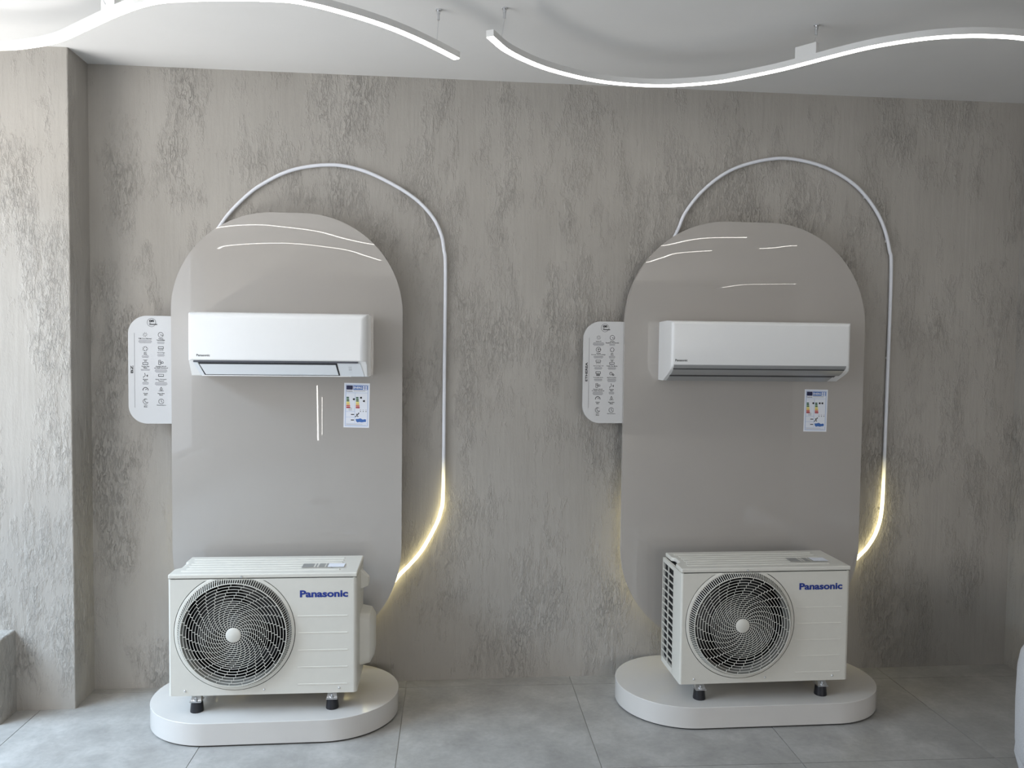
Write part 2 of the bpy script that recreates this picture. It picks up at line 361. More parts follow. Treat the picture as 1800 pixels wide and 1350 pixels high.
# ------------------------------------------------------------------ outdoor units
def outdoor_unit(label, x, y, rz):
    Wd, Dp, Ht, ZS = .780, .289, .518, .497
    t = thing('outdoor_unit', label, 'air conditioner', (x, y, .0999), rz, 'outdoor units on plinths')
    Z = .0793                                     # box bottom above the plinth
    def add(name, mb, m, parent=t, **k):
        mb.v = [(a, b, c+Z) for a, b, c in mb.v]; return obj(name, mb, m, parent, **k)
    # casing: left strip, back, right side, bottom (open front and coil side)
    L = rounded(0, .0115, 0, .115, (.010, .001, .001, .001), 6)
    add('left_column', MB().prism_z(L, 0, ZS), M['ivory'], smooth=40)
    R = rounded(.762, Wd, 0, Dp, (.0005, .0165, .010, .001), 8)
    add('right_side_panel', MB().prism_z(R, 0, ZS), M['ivory'], smooth=40)
    add('base_pan', MB().box(.004, Wd-.004, .006, Dp-.003, .0005, .022), M['ivory'])
    add('back_panel', MB().box(.03, .745, Dp-.006, Dp, .0, ZS), M['ivory'])
    add('coil', MB().box(.012, .03, .112, Dp-.004, .02, ZS-.004), M['black'])
    add('seam_shade', MB().box(.03, Wd-.004, .004, Dp-.004, ZS-.003, ZS+.003), M['black'])  # black sheet stands in for the shade in the cover seam
    add('coil_back', MB().box(.03, .74, .215, .230, .02, ZS-.004), M['black'])
    # coil guard grid on the left side
    G = MB(); y0, y1, z0, z1 = .112, Dp, .012, ZS-.004
    G.box(.0, .012, y0, y0+.006, 0, ZS).box(.0, .012, y1-.006, y1, 0, ZS).box(.0, .012, y0, y1, 0, .026).box(.0, .012, y0, y1, ZS-.020, ZS)
    ym = (y0+y1)/2+.002; G.box(.001, .006, ym-.003, ym+.003, .02, ZS-.01)
    for k in range(1, 14):
        zz = .026 + (ZS-.046)*k/14; G.box(.001, .006, y0+.003, y1-.003, zz-.0026, zz+.0026)
    add('coil_guard', G, M['ivory'])
    # front panel with round opening
    cx, cz, RO = .272, .2705, .2505
    hole = []; N = 96
    for k in range(N):
        a = 2*PI*k/N; hole.append((cx+RO*math.cos(a), min(cz+RO*math.sin(a), ZS-.006)))
    rect = []
    X0, X1, Z0, Z1 = .0112, .7622, 0.0, ZS-.0012
    for k in range(N):
        a = 2*PI*k/N; c, s_ = math.cos(a), math.sin(a); tt = 1e9
        if c > 1e-9: tt = min(tt, (X1-cx)/c)
        if c < -1e-9: tt = min(tt, (X0-cx)/c)
        if s_ > 1e-9: tt = min(tt, (Z1-cz)/s_)
        if s_ < -1e-9: tt = min(tt, (Z0-cz)/s_)
        rect.append((cx+tt*c, cz+tt*s_))
    # put the exact corners in
    for cxr, czr in ((X0, Z0), (X1, Z0), (X1, Z1), (X0, Z1)):
        k = min(range(N), key=lambda q: (rect[q][0]-cxr)**2+(rect[q][1]-czr)**2); rect[k] = (cxr, czr)
    fp = MB(); vs = [(a, 0, b) for a, b in hole]+[(a, 0, b) for a, b in rect]+[(a, .004, b) for a, b in hole]+[(a, .004, b) for a, b in rect]
    fs = []
    for k in range(N):
        j = (k+1) % N
        fs += [(k, j, N+j, N+k), (2*N+k, 3*N+k, 3*N+j, 2*N+j), (k, 2*N+k, 2*N+j, j), (N+k, N+j, 3*N+j, 3*N+k)]
    fp.add(vs, fs)
    front = add('front_panel', fp, M['ivory'])
    for zz in (.335, .2625, .188, .115, .041):        # pressed steps
        add('pressed_step', MB().prism_x([(0.001, zz+.0035), (-.0022, zz-.0025), (.001, zz-.0035)], .532, .741), M['ivory'], front)
    for sx, sz in ((.066, .022), (.392, .0215), (.706, .0205)):
        add('screw', MB().ring_y(sx, sz, [(0, -.004), (.003, -.0036), (.0045, -.002), (.0048, .001)], 10), M['zinc'], front, smooth=50)
    # fan surround: flange ring, sloped louvre ring, dome grille
    DY = -.030; HZ = .2665; RD = .2175
    def clip(mb):
        bm = bmesh.new(); me = bpy.data.meshes.new('t'); me.from_pydata(mb.v, [], mb.f); bm.from_mesh(me)
        bmesh.ops.bisect_plane(bm, geom=bm.verts[:]+bm.edges[:]+bm.faces[:], plane_co=(0, 0, ZS-.0005), plane_no=(0, 0, 1), clear_outer=True)
        bm.verts.index_update(); out = MB(); out.add([v.co[:] for v in bm.verts], [[v.index for v in f.verts] for f in bm.faces])
        bm.free(); bpy.data.meshes.remove(me); return out
    fl = MB().ring_y(cx, cz, [(RO-.0028, .006), (RO-.0028, -.0005), (RO-.010, -.003), (RO-.016, -.003), (RO-.016, .006)])
    add('fan_flange', clip(fl), M['ivory'], smooth=40)
    lv = MB(); NR = 150; r0, r1 = RO-.015, RD+.001
    for k in range(NR):
        a = 2*PI*k/NR; da = .0022/.235
        def P(r, y, zc, ang): return (cx+r*math.cos(ang), y, zc+r*math.sin(ang))
        q = []
        for ang in (a-da/2, a+da/2):
            q += [P(r0, -.001, cz, ang), P(r1, DY+.001, HZ, ang), P(r1, DY+.009, HZ, ang), P(r0, .006, cz, ang)]
        lv.add(q, [(0, 1, 2, 3), (7, 6, 5, 4), (0, 4, 5, 1), (1, 5, 6, 2), (2, 6, 7, 3), (3, 7, 4, 0)])
    add('louvre_ring', clip(lv), M['ivory'], kind='stuff')
    gr = MB()
    radii = [RD-.0122*i for i in range(7)]; r = radii[-1]; 
    step = (r-.0305)/13
    radii += [r-step*(i+1) for i in range(13)]
    for i, r in enumerate(radii):
        w = .0015 if i else .0032
        gr.ring_y(cx, HZ, [(r-w/2, DY), (r+w/2, DY), (r+w/2, DY+.004), (r-w/2, DY+.004), (r-w/2, DY)], 80)
    for i in range(len(radii)-1):
        ra, rb = radii[i], radii[i+1]; nsp = 25 if i < 12 else 25
        a0 = .105 + (i*.0455 if i < 6 else 6*.0455 + (i-6)*.066)
        for k in range(nsp):
            a = a0 + 2*PI*k/nsp; u = Vector((math.cos(a), 0, math.sin(a))); w = Vector((-math.sin(a), 0, math.cos(a)))*.0008
            c = Vector((cx, 0, HZ)); q = []
            for yy in (DY+.0003, DY+.0036):
                for rr, sg in ((rb, -1), (rb, 1), (ra, 1), (ra, -1)):
                    p = c+u*rr+w*sg; q.append((p.x, yy, p.z))
            gr.add(q, [(0, 1, 2, 3), (7, 6, 5, 4), (0, 4, 5, 1), (1, 5, 6, 2), (2, 6, 7, 3), (3, 7, 4, 0)])
    grille = add('fan_grille', gr, M['ivory'], kind='stuff')
    add('hub_cap', MB().ring_y(cx, HZ, [(0, DY-.003), (.027, DY-.0025), (.0305, DY), (.0305, DY+.008), (0, DY+.008)], 40), M['ivory'], grille, smooth=40)
    # bell mouth and fan behind
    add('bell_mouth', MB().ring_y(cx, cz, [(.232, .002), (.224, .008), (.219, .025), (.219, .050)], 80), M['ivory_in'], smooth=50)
    add('cavity_shade', MB().ring_y(cx, cz, [(.219, .050), (.235, .053), (.235, .214), (0, .214)], 64), M['black'], smooth=50)  # black lining paints the shade seen through the grille
    fan = MB()
    for b in range(3):
        b0 = .5 + b*2*PI/3; loops = []
        for q in range(9):
            f = q/8; rr = .05 + f*.155; sweep = .55*f*f
            row = []
            for sgn in (0, 1):
                for e in range(7):
                    ee = e/6 if sgn == 0 else 1-e/6
                    ang = b0 + sweep + (ee-.5)*(1.25+.25*f)
                    row.append((cx+rr*math.cos(ang), .095 - .055*(ee-.5) + (.003 if sgn else 0), cz+rr*math.sin(ang)))
            loops.append(row)
        fan.loft(loops)
    fan.ring_y(cx, cz, [(0, .060), (.04, .063), (.055, .072), (.055, .13), (0, .13)], 40)
    add('fan', fan, M['fan'], smooth=50)
    # top cover with lip, ribs and sticker
    tc = [(-.001, -.0015), (Wd+.001, -.0015), (Wd+.001, Dp+.002), (.012, Dp+.002), (.012, .20), (.026, .185), (.026, .115), (.012, .100), (-.001, .085)]
    cover = add('top_cover', MB().prism_z(tc, ZS+.0014, Ht), M['ivory'], bevel=.006)
    for q in range(6):
        yy = .050 + q*.038; xe = .66 if q in (1, 2) else .70
        add('top_rib', MB().prism_x([(yy-.009, Ht-.0005), (yy-.006, Ht+.0028), (yy+.006, Ht+.0028), (yy+.009, Ht-.0005)], .04 if q in (0, 5) else .05, xe), M['ivory'], cover)
    st_ = add('rating_sticker', MB().box(.535, .665, .078, .140, Ht+.0027, Ht+.0034), M['sticker_grey'], cover)
    add('sticker_patch', MB().box(.645, .715, .080, .138, Ht+.0029, Ht+.0037), M['paper'], cover)
    for a0, a1 in ((.585, .592), (.598, .606), (.632, .637)):
        add('sticker_band', MB().box(a0, a1, .079, .139, Ht+.0029, Ht+.0036), M['ivory'], st_)
    add('screw', MB().ring_y(.300, ZS+.009, [(0, -.0085), (.003, -.008), (.0042, -.006), (.0045, -.002)], 10), M['zinc'], cover, smooth=50)
    # handle, valve cover on the right side
    hd = MB()
    prof = [(.150, .400), (.235, .400), (.235, .475), (.150, .487)]
    out = [(.163, .412), (.225, .412), (.225, .440), (.163, .452)]
    hd.loft([[(Wd-.002, a, b) for a, b in prof], [(Wd+.034, a, b) for a, b in out]])
    add('carry_handle', hd, M['ivory'], bevel=.005)
    vc = MB()
    base = rounded(.120, .286, .060, .300, (.03,)*4, 8); top = rounded(.150, .272, .095, .268, (.035,)*4, 8)
    mid = rounded(.128, .284, .068, .292, (.035,)*4, 8)
    vc.loft([[(Wd-.002, a, b) for a, b in base], [(Wd+.042, a, b) for a, b in mid], [(Wd+.060, a, b) for a, b in top]])
    add('valve_cover', vc, M['ivory'], bevel=.008)
    # feet
    for fx in (.104, .672):
        for fy in (.038, .258):
            ft = MB(); n = 16
            def lp(rx, ry, zz): return [(fx+rx*math.cos(2*PI*k/n), fy+ry*math.sin(2*PI*k/n), zz) for k in range(n)]
            ft.loft([lp(.0275, .030, -Z), lp(.0275, .030, -Z+.004), lp(.0235, .026, -Z+.044), lp(.022, .024, -Z+.045)])
            foot = add('foot', ft, M['rubber'], smooth=40)
            br = MB().loft([[(fx-.024, fy-.027, -.0345), (fx+.024, fy-.027, -.0345), (fx+.024, fy+.027, -.0345), (fx-.024, fy+.027, -.0345)],
                            [(fx-.024, fy-.027, -.0315), (fx+.024, fy-.027, -.0315), (fx+.024, fy+.027, -.0315), (fx-.024, fy+.027, -.0315)]])
            br.loft([[(fx-.022, fy-.020, -.032), (fx+.022, fy-.020, -.032), (fx+.022, fy+.016, -.032), (fx-.022, fy+.016, -.032)],
                     [(fx-.019, fy-.006, -.012), (fx+.019, fy-.006, -.012), (fx+.019, fy+.016, -.012), (fx-.019, fy+.016, -.012)],
                     [(fx-.016, fy+.002, .001), (fx+.016, fy+.002, .001), (fx+.016, fy+.016, .001), (fx-.016, fy+.016, .001)]])
            add('bracket', br, M['zinc'], foot)
            bt = MB().prism_z([(fx+.009*math.cos(PI*k/3), fy-.016+.009*math.sin(PI*k/3)) for k in range(6)], -.032, -.024)
            bt.prism_z([(fx+.004*math.cos(PI*k/5), fy-.016+.004*math.sin(PI*k/5)) for k in range(10)], -.024, -.014)
            add('bolt', bt, M['zinc'], foot)
    lg = text_mesh('Panasonic', width=.201, height=.0305, bold=.036, x=.541, y=-.0012, z=.4135+Z)
    obj('brand_lettering', lg, M['logo_blue'], front)
    return t
outdoor_unit('ivory outdoor air conditioner unit on the plinth below the BZ panel', -1.0908, -.5334, -.012)
outdoor_unit('ivory outdoor air conditioner unit on the plinth below the ETHEREA panel', 1.0974, -.5651, .0052)

# ------------------------------------------------------------------ indoor units
def end_sections(Wd, rl, rr, n=7):
    sec = []
    for k in range(n+1):
        a = .5*PI*k/n; sec.append((rl*(1-math.cos(a)) if rl else 0, rl*(1-math.sin(a))))
    for k in range(n+1):
        a = .5*PI*(1-k/n); sec.append((Wd - rr*(1-math.cos(a)), rr*(1-math.sin(a))))
    return sec
def shell(prof, Wd, rl, rr, inset=0):
    loops = []
    for x, ys in end_sections(Wd, rl, rr):
        loops.append([(x, max(y, ys), z) for y, z in prof])
    return MB().loft(loops)
def indoor_compact():
    Wd, Dp, Ht = .775, .2095, .280
    t = thing('indoor_unit', 'white wall air conditioner with a dark slot above its open flap, on the BZ panel', 'air conditioner', (-1.0625, YP-.2095, 1.5195))
    arc = [(.028*(1-math.sin(a)), Ht-.028*(1-math.cos(a))) for a in [PI/2*k/6 for k in range(7)]]   # from (.028,Ht) to (0,Ht-.028)
    prof = [(Dp, 0.0), (Dp, Ht)] + [(.075, Ht+.004)] + arc + [(0, .074), (.004, .070), (.014, .069), (.018, .060), (.055, .002), (.062, 0.0)]
    obj('body', shell(prof, Wd, .012, .036), M['white'], t, smooth=35)
    obj('panel_seam', MB().box(.016, Wd-.045, -.0006, .01, .0735, .0742), M['grey_ink'], t)
    # dark slot below the front panel
    obj('air_slot', MB().box(.020, Wd-.042, .0068, .03, .0615, .0715), M['slot_grey'], t)
    def onslope(z): return .018 + (.060-z)/.058*.037
    def slab(x0, x1, z0, z1, off, th, sl=0, sr=0):
        a0, a1 = onslope(z0), onslope(z1); n = Vector((0, -.058, -.037)).normalized()
        q = [(x0+sl, a0, z0), (x1+sr, a0, z0), (x1, a1, z1), (x0, a1, z1)]
        top = [(p[0], p[1]+n.y*off, p[2]+n.z*off) for p in q]; bot = [(p[0], p[1]+n.y*(off-th), p[2]+n.z*(off-th)) for p in q]
        return MB().loft([bot, top])
    obj('outlet_recess', slab(.038, .640, .005, .061, .0012, .006, .020, .010), M['slot'], t)
    obj('flap', slab(.044, .634, .0085, .0545, .0042, .0035, .019, .010), M['pale_blue'], t, bevel=.001)
    obj('left_infill', slab(.018, .036, .004, .061, .0022, .004, .022, .022), M['pale_blue'], t)
    sp = slab(.644, .742, .002, .0615, .0022, .004, .010, .016)
    p = obj('signal_panel', sp, M['pale_blue'], t)
    ic = MB()
    for zz in (.043, .036, .030): 
        a = onslope(zz); ic.box(.690, .704, a-.0040, a-.0030, zz, zz+.0012)
    obj('signal_marks', ic, M['grey_ink'], p)
    obj('lower_lip', MB().box(.046, .70, .050, .056, -.0005, .0035), M['white'], t)
    lg = text_mesh('Panasonic', width=.057, height=.0100, bold=.018, x=.036, y=-.0005, z=.087)
    obj('brand_lettering', lg, M['ink'], t)
def indoor_curved():
    Wd, Dp, Ht = .866, .2195, .281
    t = thing('indoor_unit', 'white wall air conditioner with curved silver underside, on the ETHEREA panel', 'air conditioner', (1.1005, YP-.2195, 1.5105))
    arc = [(.020*(1-math.sin(a)), Ht-.020*(1-math.cos(a))) for a in [PI/2*k/6 for k in range(7)]]
    low = [(0, .082), (.004, .070), (.016, .056), (.036, .043), (.062, .031), (.090, .020), (.118, .008), (.138, 0.0)]
    prof = [(Dp, 0.0), (Dp, Ht), (.09, Ht+.003)] + arc + low
    obj('body', shell(prof, Wd, .016, .018), M['white'], t, smooth=35)
    # silver underside: strips that follow the curved profile, proud of the body
    P = [Vector((0, y, z)) for y, z in [(0, .078), (.004, .070), (.016, .056), (.036, .043), (.062, .031), (.090, .020), (.118, .008), (.136, .0005)]]
    D = [0]
    for a, b in zip(P, P[1:]): D.append(D[-1]+(b-a).length)
    def at(s):
        for k in range(len(P)-1):
            if s <= D[k+1] or k == len(P)-2:
                f = (s-D[k])/(D[k+1]-D[k]); p = P[k].lerp(P[k+1], f); d = (P[k+1]-P[k]).normalized(); return p, Vector((0, d.z, -d.y))
    def strip(x0, x1, s0, s1, off, th=.004, r=.0):
        loops = []
        for k in range(9):
            s = s0+(s1-s0)*k/8; p, n = at(s*D[-1])
            if n.y > 0: n = -n
            e = 0
            loops.append([(x0+e, p.y+n.y*off, p.z+n.z*off), (x1-e, p.y+n.y*off, p.z+n.z*off), (x1-e, p.y+n.y*(off-th), p.z+n.z*(off-th)), (x0+e, p.y+n.y*(off-th), p.z+n.z*(off-th))])
        return MB().loft(loops)
    obj('silver_trim', strip(.012, Wd-.022, .0, .125, .0010), M['silver'], t, smooth=40)
    obj('trim_gap', strip(.012, Wd-.024, .125, .16, .0006), M['slot'], t, smooth=40)
    obj('upper_flap', strip(.014, Wd-.026, .16, .49, .0022), M['silver'], t, smooth=40)
    obj('air_slot', strip(.014, Wd-.040, .49, .64, .0007), M['slot'], t, smooth=40)
    obj('lower_flap', strip(.016, Wd-.050, .64, .985, .0024), M['silver'], t, smooth=40)
    lg = text_mesh('Panasonic', width=.0575, height=.0108, bold=.02, x=.018, y=-.0005, z=.0935)
    obj('brand_lettering', lg, M['ink'], t)
indoor_compact(); indoor_curved()

# ------------------------------------------------------------------ sign boards
def sign_board(label, title, x0, x1, z0, z1, left, right, rows, title_h):
    yf = YP+TP                                    # front face lies against the back of the panel
    t = thing('sign_board', label, 'sign', (x0, yf, z0)); w, h = x1-x0, z1-z0
    obj('board', MB().prism_y(rounded(0, w+.10, 0, h, (.085, .004, .004, .085), 20), 0, .012), M['board_white'], t, bevel=.001)
    obj('divider_line', MB().box(.0275, .0295, -.0006, .001, h*.15, h*.84), M['grey_ink'], t)
    tm_ = text_mesh(title, width=title_h, height=.0115, bold=.03, vertical=True, x=.0225, y=-.0006, z=h*.505-title_h/2)
    obj('title_lettering', tm_, M['ink'], t)
    lx, lz = w*.53, h*.938                               # round logo
    logo = obj('logo_ring', MB().ring_y(lx, lz-.0, [(.0185, -.0006), (.0198, -.0006), (.0198, .001), (.0185, .001), (.0185, -.0006)], 40), M['ink'], t)
    obj('logo_lettering', text_mesh('on', width=.0215, height=.011, bold=.06, x=lx-.0105, y=-.0007, z=lz+.0015), M['ink'], logo)
    obj('logo_lettering', text_mesh('by', width=.0085, height=.0055, bold=.02, x=lx-.010, y=-.0007, z=lz-.0055), M['ink'], logo)
    obj('logo_bar', MB().box(lx-.0095, lx+.0255, -.0009, .001, lz-.0105, lz-.0065), M['ink'], logo)
    def arc(mb, cx, cz, r, a0, a1, wd=.0019, n=20):
        pr = [(cx+r*math.cos(a0+(a1-a0)*k/n), cz+r*math.sin(a0+(a1-a0)*k/n)) for k in range(n+1)]
        line(mb, pr, wd)
    def line(mb, pts, wd=.0019):
        for (ax, az), (bx, bz) in zip(pts, pts[1:]):
            d = Vector((bx-ax, bz-az)); 
            if d.length < 1e-7: continue
            n = Vector((-d.y, d.x)).normalized()*wd/2
            mb.add([(ax+n.x, -.0006, az+n.y), (bx+n.x, -.0006, bz+n.y), (bx-n.x, -.0006, bz-n.y), (ax-n.x, -.0006, az-n.y)], [(0, 1, 2, 3)])
    def icon(kind, cx, cz):
        mb = MB(); s = .0115
        if kind == 'burst':
            for k in range(8):
                a = 2*PI*k/8+.2; line(mb, [(cx+.35*s*math.cos(a), cz+.35*s*math.sin(a)), (cx+s*math.cos(a), cz+s*math.sin(a))], .0014)
        elif kind == 'dial': arc(mb, cx, cz, s, 0, 2*PI); line(mb, [(cx+.9*s, cz-.15*s), (cx, cz-.15*s), (cx, cz+.2*s)], .002)
        elif kind == 'clock': arc(mb, cx, cz, s, 0.2, 2*PI-.1); line(mb, [(cx, cz+.7*s), (cx, cz), (cx+.5*s, cz-.4*s)])
        elif kind == 'fan':
            for k in range(5): a = 2*PI*k/5; arc(mb, cx+.55*s*math.cos(a), cz+.55*s*math.sin(a), .42*s, a-2, a+2, .0014, 10)
        elif kind in ('unit', 'unit_rays', 'unit_top', 'unit_bands'):
            dz = {'unit': 0, 'unit_rays': .4*s, 'unit_top': -.5*s, 'unit_bands': .4*s}[kind]
            line(mb, [(cx-s, cz-.35*s+dz), (cx+s, cz-.35*s+dz), (cx+s, cz+.5*s+dz), (cx-s, cz+.5*s+dz), (cx-s, cz-.35*s+dz)])
            line(mb, [(cx-s, cz-.3*s+dz), (cx+s, cz-.3*s+dz)], .002)
            if kind == 'unit_rays':
                for q in (-.8, -.25, .25, .8): line(mb, [(cx+q*s*.8, cz-.25*s), (cx+q*s*1.1, cz-.8*s)], .0016)
            if kind == 'unit_top': line(mb, [(cx-.9*s, cz+s), (cx+.9*s, cz+s)], .0016); line(mb, [(cx-.2*s, cz+.9*s), (cx-.2*s, cz+.2*s)]); line(mb, [(cx+.25*s, cz+.9*s), (cx+.25*s, cz+.2*s)])
            if kind == 'unit_bands':
                for q in (.25, .5, .75): line(mb, [(cx-.8*s, cz-q*s), (cx+.8*s, cz-q*s)])
        elif kind == 'cloud':
            line(mb, [(cx-.9*s, cz-.8*s), (cx-.1*s, cz-.8*s), (cx-.1*s, cz+.9*s), (cx-.9*s, cz+.9*s), (cx-.9*s, cz-.8*s)]); line(mb, [(cx-.7*s, cz+.3*s), (cx-.3*s, cz+.3*s)], .003)
            arc(mb, cx+.5*s, cz, .42*s, -.6, 3.6); line(mb, [(cx-.1*s, cz-.25*s), (cx+.95*s, cz-.25*s)])
        elif kind == 'quiet':
            line(mb, [(cx-.3*s, cz+s), (cx-.05*s, cz+.1*s), (cx-.25*s, cz-.3*s), (cx-.8*s, cz-.5*s), (cx-.8*s, cz-s)]); 
            for q in (.3, .5, .7): arc(mb, cx+.2*s, cz-.1*s, q*s, -.7, .7, .0015, 8)
        elif kind == 'gauge': arc(mb, cx, cz-.2*s, s, -.2, PI+.2, .003); line(mb, [(cx, cz-.1*s), (cx+.4*s, cz+.2*s)], .003)
        elif kind == 'drop':
            line(mb, [(cx, cz+s), (cx+.45*s, cz+.1*s), (cx, cz-.3*s), (cx-.45*s, cz+.1*s), (cx, cz+s)])
            for q in (-.6, 0, .6): arc(mb, cx+q*s, cz-.7*s, .28*s, 0, PI, .0014, 8)
        elif kind == 'moon': arc(mb, cx, cz, s, .9, 2*PI-.3); arc(mb, cx+.45*s, cz+.35*s, .8*s, 2.2, 5.0)
        elif kind == 'globe': arc(mb, cx, cz, s, 0, 2*PI); arc(mb, cx+.4*s, cz-.2*s, .5*s, 0, 5, .002); line(mb, [(cx-.3*s, cz+.3*s), (cx+.1*s, cz+.3*s)], .003)
        elif kind == 'two': arc(mb, cx-.35*s, cz+.15*s, .6*s, 0, 2*PI); arc(mb, cx+.6*s, cz-.35*s, .32*s, 0, 2*PI, .003); line(mb, [(cx-.35*s, cz+.45*s), (cx-.35*s, cz+.1*s), (cx-.1*s, cz)])
        return mb
    for cxf, colm in ((left[0], left[1]), (right[0], right[1])):
        cx = w*cxf
        for (kind, heads, nlines, wl), zf in zip(colm, rows):
            cz = h*zf
            ic = obj('pictogram', icon(kind, cx, cz), M['ink'], t)
            zz = cz-.0185
            for hd in heads:
                wd = min(.0062*len(hd)*.62, w*.40)
                obj('heading_lettering', text_mesh(hd, width=wd, height=.0054, bold=.018, x=cx-wd/2, y=-.0006, z=zz-.0022), M['ink'], ic)
                zz -= .0068
            body = MB()
            for q in range(nlines):
                f = wl*(1-.16*(q == nlines-1)-.1*(q == 0)); body.box(cx-f/2, cx+f/2, -.0005, .0005, zz-.0012, zz+.0014); zz -= .0042
            if nlines: obj('small_print', body, M['grey_ink'], ic)
bzl = [('burst', ['PM 2.5 Filtresi'], 4, .060), ('fan', ['Nem', 'Alma'], 3, .032), ('unit_top', ['Turbo Fan', 'Modu'], 2, .046), ('quiet', ['Sessiz', 'Mod'], 3, .030), ('gauge', ['Hızlı', 'Mod'], 0, 0), ('moon', ['Uyku', 'Modu'], 0, 0)]
bzr = [('dial', ['Yüksek', 'Verimlilik'], 3, .034), ('unit_rays', ['Aerowings'], 3, .034), ('cloud', ['Dahili Wi-Fi', 've Sesli Kontrol'], 4, .056), ('unit', ['Süper Kompakt', 'Tasarım'], 4, .056), ('drop', ['Nem Alma', 'Modu'], 0, 0), ('clock', ['Zamanlayıcı'], 0, 0)]
sign_board('white sign board with rounded corners lettered BZ, icons in two columns', 'BZ', -1.396, -1.197, 1.288, 1.788, (.385, bzl), (.735, bzr), (.825, .695, .568, .448, .318, .208), .036)
etl = [('burst', ['nanoe X'], 4, .056), ('globe', ['Yüksek', 'Enerji Verimliliği'], 3, .05), ('unit_rays', ['Aerowings 2.0'], 3, .04), ('unit_bands', ['Yumuşak Serin'], 3, .042), ('cloud', ['Dahili Wi-Fi', 've Sesli Kontrol'], 4, .052), ('gauge', ['Hızlı', 'Mod'], 0, 0), ('moon', ['Uyku', 'Modu'], 0, 0)]
etr = [('dial', ['Hassas', 'Sıcaklık Kontrolü'], 2, .032), ('fan', ['Nem', 'Alma'], 3, .032), ('unit_top', ['Turbo Fan Modu'], 3, .042), ('two', ['iAUTO Konfor'], 4, .044), ('quiet', ['Sessiz', 'Mod'], 3, .028), ('drop', ['Nem Alma', 'Modu'], 0, 0), ('clock', ['Zamanlayıcı'], 0, 0)]
sign_board('white sign board with rounded corners lettered ETHEREA, icons in two columns', 'ETHEREA', .732, .931, 1.295, 1.791, (.375, etl), (.715, etr), (.842, .724, .600, .486, .370, .243, .130), .092)

# ------------------------------------------------------------------ energy labels
def energy_label(label, x, z, tilt, arrows):
    t = thing('energy_label', label, 'label', (x, YP-.0012, z)); t.rotation_euler = (0, tilt, 0)
    w, h = .1195, .2105
    obj('paper_sheet', MB().box(0, w, 0, .0014, 0, h), M['paper'], t)
    def rect(name, a0, a1, b0, b1, m, y=-.0003, parent=t): return obj(name, MB().box(a0, a1, y, .0005, b0, b1), m, parent)
    fr = MB(); e, k = .0075, .0016
    fr.box(e, w-e, -.0003, .0005, e, e+k).box(e, w-e, -.0003, .0005, h-e-k, h-e).box(e, e+k, -.0003, .0005, e, h-e).box(w-e-k, w-e, -.0003, .0005, e, h-e)
    obj('printed_frame', fr, M['frame_blue'], t)
    hdr = rect('header_band', .042, w-.010, h-.0315, h-.0115, M['label_blue'])
    rect('flag', .0105, .040, h-.0315, h-.0115, M['navy'])
    obj('header_lettering', text_mesh('ENERG', width=.040, height=.0105, bold=.03, x=.044, y=-.0006, z=h-.0265), M['paper'], hdr)
    for a, b in ((.087, .018), (.098, .018), (.087, .027), (.098, .027)): obj('header_patch', MB().box(a, a+.008, -.0006, .0005, h-b-.003, h-b+.004), M['paper'], hdr)
    obj('maker_lettering', text_mesh('Panasonic', width=.029, height=.0045, bold=.03, x=.0105, y=-.0005, z=h-.0405), M['ink'], t)
    rect('model_print', .044, .098, h-.0375, h-.0355, M['grey_ink'])
    ln = MB().box(.010, w-.010, -.0003, .0005, h-.0465, h-.0457).box(.051, .0518, -.0003, .0005, .023, h-.046)
    ln.box(.010, .051, -.0003, .0005, .0760, .0768).box(.010, .051, -.0003, .0005, .0490, .0498).box(.010, w-.010, -.0003, .0005, .0190, .0196)
    obj('rule_lines', ln, M['frame_blue'], t)
    cols = [(.02, .17, .07), (.06, .25, .07), (.22, .36, .10), (.80, .70, .12), (.80, .50, .06), (.62, .10, .05), (.42, .012, .02)]
    for ax in (.0115, .0555):
        for i, c in enumerate(cols):
            key = 'class_%d' % i
            if key not in M: M[key] = mat('energy_class_colour', c, .4)
            zz = h-.0655-i*.0078; L = .0105+i*.0011
            pts = [(ax, zz-.0062), (ax+L, zz-.0062), (ax+L+.0025, zz-.0031), (ax+L, zz), (ax, zz)]
            obj('class_arrow', MB().prism_y(pts, -.0003, .0005), M[key], t)
            if i < 3: obj('class_lettering', MB().box(ax+.003, ax+L-.001, -.0005, 0, zz-.0048, zz-.0014), M['ink'], t)
    for ax, i in arrows:
        zz = h-.0655-i*.0078+.001
        obj('rating_arrow', MB().prism_y([(ax, zz-.004), (ax+.004, zz-.0085), (ax+.0105, zz-.0085), (ax+.0105, zz+.0005), (ax+.004, zz+.0005)], -.0004, .0005), M['ink'], t)
    pr = MB()
    for q in range(3): pr.box(.022, .038, -.0003, .0005, .0815+q*.005, .083+q*.005)
    for ax in (.075, .088, .101): pr.box(ax, ax+.006, -.0003, .0005, .0835, .0850)
    pr.box(.012, .105, -.0003, .0005, .0125, .0135).box(.012, .088, -.0003, .0005, .0160, .0168)
    obj('small_print', pr, M['grey_ink'], t)
    dk = MB().box(.034, .049, -.0003, .0005, .060, .064).box(.034, .049, -.0003, .0005, .034, .038)
    for ax in (.076, .089, .102): dk.box(ax, ax+.004, -.0003, .0005, .0755, .0790)
    for i, (ax, az) in enumerate(((.0555, .052), (.060, .056), (.0635, .060), (.067, .0645), (.061, .0635), (.066, .0535), (.070, .0685))): dk.cyl_y(ax, az, .0028, -.0003, .0005, 8)
    obj('printed_marks', dk, M['ink'], t)
    mp_ = [(.056, .041), (.058, .031), (.064, .0245), (.074, .027), (.084, .025), (.096, .0275), (.104, .027), (.105, .039), (.098, .041), (.090, .0385), (.078, .0445), (.068, .0415)]
    obj('printed_map', MB().prism_y(mp_, -.0003, .0005), M['label_blue'], t)
